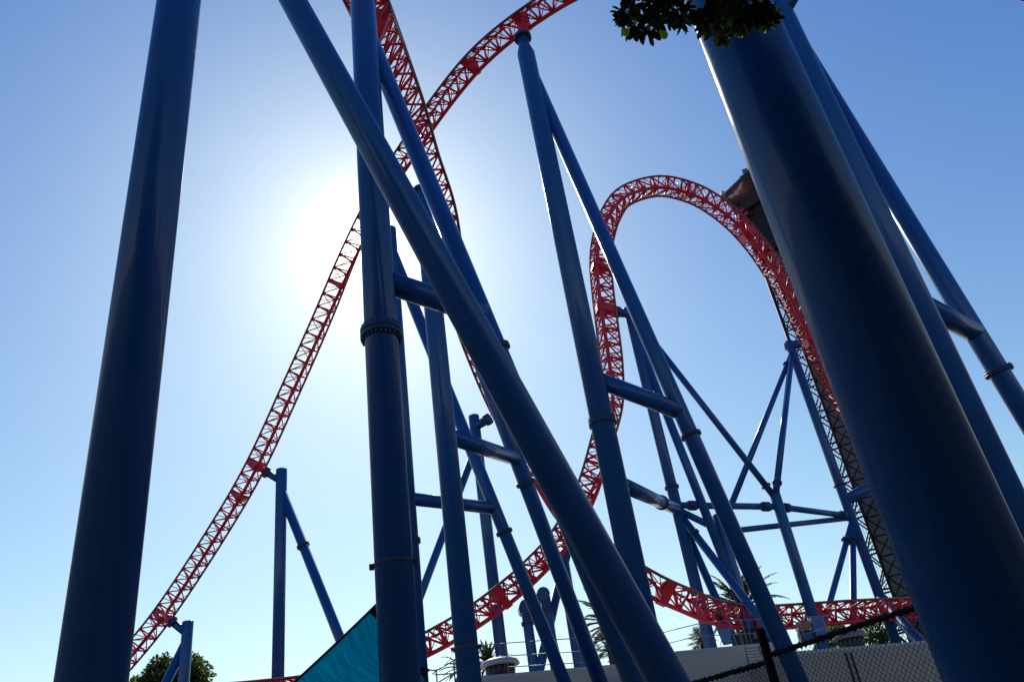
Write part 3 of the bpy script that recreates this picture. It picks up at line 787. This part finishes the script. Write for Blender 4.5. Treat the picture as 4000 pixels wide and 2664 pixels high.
# ------------------------------------------------------------------ vegetation
def leafshape(mb, c, d, nrm, L_, W_):
    s_ = d.cross(nrm).normalized(); b0 = len(mb.v)
    fold = nrm * W_ * .25
    for (u, v, k) in ((0, 0, 0), (.22, .28, .6), (.5, .5, 1), (.78, .46, 1), (.94, .2, .5), (1, 0, 0), (.94, -.2, .5), (.78, -.46, 1), (.5, -.5, 1), (.22, -.28, .6)):
        mb.v.append(c + d * L_ * u + s_ * W_ * v + fold * k)
    mb.face(tuple(range(b0, b0 + 6))); mb.face((b0, b0 + 5, b0 + 6, b0 + 7, b0 + 8, b0 + 9))
def rv(r_=random):
    while True:
        v = Vector((r_.uniform(-1, 1), r_.uniform(-1, 1), r_.uniform(-1, 1)))
        if .05 < v.length < 1: return v
def crown(clumps, leaf, per, rnd, ok=None, mb=None):
    mb = mb or MB()
    for (c, r_) in clumps:
        for i in range(int(per * r_ * r_)):
            v = rv(rnd).normalized() * r_ * (rnd.uniform(.35, 1) ** .5); p = c + Vector((v.x, v.y, v.z * .85))
            if ok and not ok(p): continue
            d = (v.normalized() + rv(rnd) * .9 - UP * .2).normalized(); nn = (UP + rv(rnd)).cross(d)
            if nn.length < .01: continue
            leafshape(mb, p, d, nn.cross(d).normalized() if rnd.random() < .5 else nn.normalized(), leaf * rnd.uniform(.7, 1.3), leaf * rnd.uniform(.35, .6))
    return mb
def tree(name, label, base, hgt, cr, leaf, per, m, rnd, nclump=26, flat=.75, ok=None, group=None):
    t = thing(name, tuple(base), label, 'tree', group)
    cc = base + UP * (hgt - cr * flat); clumps = []
    for i in range(nclump):
        v = rv(rnd).normalized() * cr * rnd.uniform(.35, .85); clumps.append((cc + Vector((v.x, v.y, v.z * flat)), cr * rnd.uniform(.22, .42)))
    mb = MB(); mb.tube([base, base + UP * hgt * .3 + Vector((.1, 0, 0)) * cr * .3, cc - UP * cr * .1], .2, 12, radii=[.07 * cr + .06, .05 * cr + .05, .03 * cr])
    mb.build('trunk', M['bark'], t)
    mb = MB(); sp = base + UP * hgt * .35
    for (c, r_) in clumps[::2]:
        if ok and not ok(c): continue
        mb.tube([sp, sp.lerp(c, .5) + rv(rnd) * .2, c], .05, 6, radii=[.035 * cr, .02 * cr, .008 * cr])
    mb.build('branch', M['bark'], t)
    crown(clumps, leaf, per, rnd, ok).build('crown', m, t)
    return t
rnd = random.Random(5)
pt = P(662, 2640, 80)
tb = Vector((pt.x, pt.y, 0)); topz = P(665, 2540, 80).z
tree('broadleaf_tree', 'round dark broadleaf tree at bottom left behind the lowest column', tb, topz, 4.4, .36, 200, M['leaf'], rnd, 44, .8)
pt = P(3262, 2455, 80); tree('broadleaf_tree', 'dark tree glimpsed beneath the red track right of the columns', Vector((pt.x, pt.y, 0)), P(3262, 2425, 80).z, 2.4, .3, 200, M['leaf'], rnd, 20, .9)
pt = P(3420, 2455, 84); tree('broadleaf_tree', 'low tree glimpsed under the right end of the red track', Vector((pt.x, pt.y, 0)), P(3400, 2408, 84).z, 2.2, .3, 180, M['leaf'], rnd, 18, .8)

def palm(label, cpx, cpy, z, flen, nf, rnd, fan=False, group='palms beyond the roofs', trunk_r=.28):
    c = P(cpx, cpy, z); t = thing('palm_tree', (c.x, c.y, 0), label, 'palm', group)
    mb = MB(); k_ = 14; pts = [Vector((c.x, c.y, 0)).lerp(c, i / k_) for i in range(k_ + 1)]
    mb.tube(pts, trunk_r, 14, radii=[trunk_r * (1 + .12 * (i % 2)) for i in range(k_ + 1)]); mb.build('trunk', M['bark'], t)
    mb = MB()
    for i in range(nf):
        az = i * 2.399 + rnd.uniform(-.2, .2); el = R(80) - R(105) * (i / nf) + rnd.uniform(-.1, .1)
        d = Vector((math.cos(az) * math.cos(el), math.sin(az) * math.cos(el), math.sin(el)))
        L_ = flen * rnd.uniform(.85, 1.1); pts = []; p = c.copy(); dd = d.copy(); ns = 14
        for k in range(ns + 1):
            pts.append(p.copy()); dd = (dd - UP * (.03 + .15 * (k / ns) ** 2) * (1.0 if not fan else .5)).normalized(); p = p + dd * L_ / ns
        if fan: pts = pts[:9]
        mb.tube(pts, .03, 5, radii=[.05 * (1 - k / len(pts)) + .012 for k in range(len(pts))])
        side0 = d.cross(UP).normalized() if abs(d.z) < .99 else Vector((1, 0, 0))
        if not fan:
            for k in range(1, ns):
                for s_ in (-1, 1):
                    for q in (0, .33, .66):
                        tt = (pts[min(k + 1, ns)] - pts[k]).normalized(); o_ = pts[k].lerp(pts[min(k + 1, ns)], q)
                        ll = flen * .15 * math.sin(math.pi * min(.97, (k + q) / ns * .8 + .18))
                        dirn = (side0 * s_ * .9 + tt * 1.5 - UP * rnd.uniform(.0, .45)).normalized()
                        up_ = dirn.cross(tt).normalized()
                        leafshape(mb, o_, dirn, up_, ll, ll * .11 + .03)
        else:
            tip = pts[-1]; tt = (pts[-1] - pts[-2]).normalized(); sd_ = tt.cross(UP).normalized()
            for k in range(16):
                an = R(-80 + 160 * k / 15); dirn = (tt * math.cos(an) + sd_ * math.sin(an) - UP * rnd.uniform(.05, .35)).normalized()
                leafshape(mb, tip, dirn, dirn.cross(sd_ + tt * .3).normalized(), flen * rnd.uniform(.35, .5), flen * .035)
    mb.build('fronds', M['palm'], t)
    return t, c
palm('big feather palm with arching fronds behind the long right hand leg', 2905, 2372, 74, 4.6, 44, rnd, trunk_r=.45)
palm('feather palm showing its left fronds between two slanting blue legs', 2385, 2435, 74, 4.3, 38, rnd, trunk_r=.4)
palm('small fan palm with yellowish green fronds against the wall, left of the slanting tube', 2382, 2535, 62, 1.7, 34, rnd, fan=True, trunk_r=.2)
palm('small fan palm on the wall top beside the loop column', 2742, 2505, 62, 1.25, 34, rnd, fan=True, trunk_r=.2)
palm('palm with drooping fronds peeking out beside the second column foot', 1815, 2610, 62, 2.2, 30, rnd, trunk_r=.25)
palm('palm crown poking over the white roof vent', 1905, 2590, 78, 2.4, 30, rnd, trunk_r=.25)
c = P(2842, 2515, 52) + UP * 1.4; pl = bpy.data.objects.get('planter')
mb = MB()
for i in range(70):
    d = (rv(rnd).normalized() + UP * .9).normalized(); leafshape(mb, c, d, d.orthogonal(), rnd.uniform(.5, .95), .06)
mb.build('spiky_plant', M['palm'], pl)

# --- the tree overhead: its twigs hang into the top of the view
rnd = random.Random(21)
tt0 = Vector((4.6, -5.5, 0))
t = thing('overhanging_tree', tuple(tt0), 'big leafy tree whose two dark twig clusters hang over the top right edge', 'tree')
vis = []
for (x, y, r_) in ((2450, 62, 42), (2480, 105, 42), (2540, 120, 48), (2600, 70, 60), (2560, 20, 50), (2645, 55, 46), (2630, -20, 50), (2500, -30, 34), (2665, 95, 22),
                   (2790, 70, 50), (2758, 100, 28), (2830, 60, 65), (2900, 80, 60), (2960, 60, 45), (2992, 84, 28), (2860, 130, 38), (2800, 118, 36), (2830, 0, 50), (2900, 0, 70), (2830, 152, 22)):
    vis.append((x, y, r_))
zl = 3.9
near = MB(); yellowgreen = MB(); twig = MB(); root_pt = P(2780, -520, 4.6)
for (x, y, r_) in vis:
    r_ *= .82; c = P(x, y - 14, zl + rnd.uniform(-.25, .25)); rr = r_ * zl / FPX
    hub = P(x + (2790 - x) * .25, -190, 4.2)
    twig.tube([root_pt, hub, c.lerp(hub, .4) + rv(rnd) * .015, c], .006, 6, radii=[.02, .009, .006, .003])
    for i in range(int(16 + r_ * .8)):
        v = rv(rnd).normalized() * rr * rnd.uniform(.1, .9); p = c + v
        d = (v.normalized() + rv(rnd) * .8).normalized(); nn = d.cross(rv(rnd)).normalized()
        leafshape(yellowgreen if rnd.random() < .012 else near, p, d, nn, rnd.uniform(.045, .082), rnd.uniform(.02, .036))
    for i in range(10):
        v = rv(rnd).normalized(); twig.tube([c, c + v * rr * 1.1], .001, 4)
for (x, y) in ((2428, 108), (2578, 118)):
    leafshape(yellowgreen, P(x, y, zl - .35), (ROT @ Vector((.5, -.75, 0))).normalized(), VIEW_BACK, .05, .036)
near.build('leaf_cluster', M['leaf_near'], t); yellowgreen.build('yellowgreen_leaves', M['leaf_yellowgreen'], t); twig.build('twigs', M['bark'], t)
def outside(p):
    q = proj(p)
    if q is None: return True
    if q[2] < .5: return (Vector(p) - cam_pos).length > 2.5
    k = 160 + FPX * 1.3 / q[2]
    return not (-k < q[0] < 4000 + k and -k < q[1] < 2664 + k)
cc = Vector((2.6, -3.5, 10.5)); clumps = []
for i in range(95):
    v = rv(rnd); c = cc + Vector((v.x * 8.5, v.y * 7.5, v.z * 5.2)); r_ = rnd.uniform(1.3, 2.4)
    if outside(c): clumps.append((c, r_))
for i in range(60):  # unseen low leaf clumps added to darken the nearest column
    c = Vector((rnd.uniform(-4, 13), rnd.uniform(-9, 1.5), rnd.uniform(3.2, 9.5))); r_ = rnd.uniform(1.2, 2.0)
    if outside(c) and (c - Vector((0, 0, 1.6))).length > 3.2: clumps.append((c, r_))
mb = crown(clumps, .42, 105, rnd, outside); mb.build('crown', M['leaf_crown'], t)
mb = MB(); mb.tube([tt0, tt0 + Vector((-.2, .3, 3)), tt0 + Vector((-.8, .8, 6)), cc + UP * 1], .3, 16, radii=[.38, .3, .26, .1]); mb.build('trunk', M['bark'], t)
mb = MB(); fk = tt0 + Vector((-.5, .6, 4.8))
mb.tube([fk, fk.lerp(root_pt, .5) + UP * .8, root_pt], .08, 10, radii=[.13, .06, .02])
for (c, r_) in clumps[::4]:
    if outside(fk.lerp(c, .5)): mb.tube([fk, fk.lerp(c, .5) + UP * .4, c], .05, 7, radii=[.1, .06, .02])
mb.build('branch', M['bark'], t)
# a second tall tree, added behind the camera so its reflection darkens the columns
t2 = Vector((-4.5, -11, 0))
tree('darkening_tree', 'tall dark tree added out of view behind the viewpoint to darken the leftmost column', t2, 28, 9.5, .6, 42, M['leaf_crown'], rnd, 90, 1.1, ok=outside)
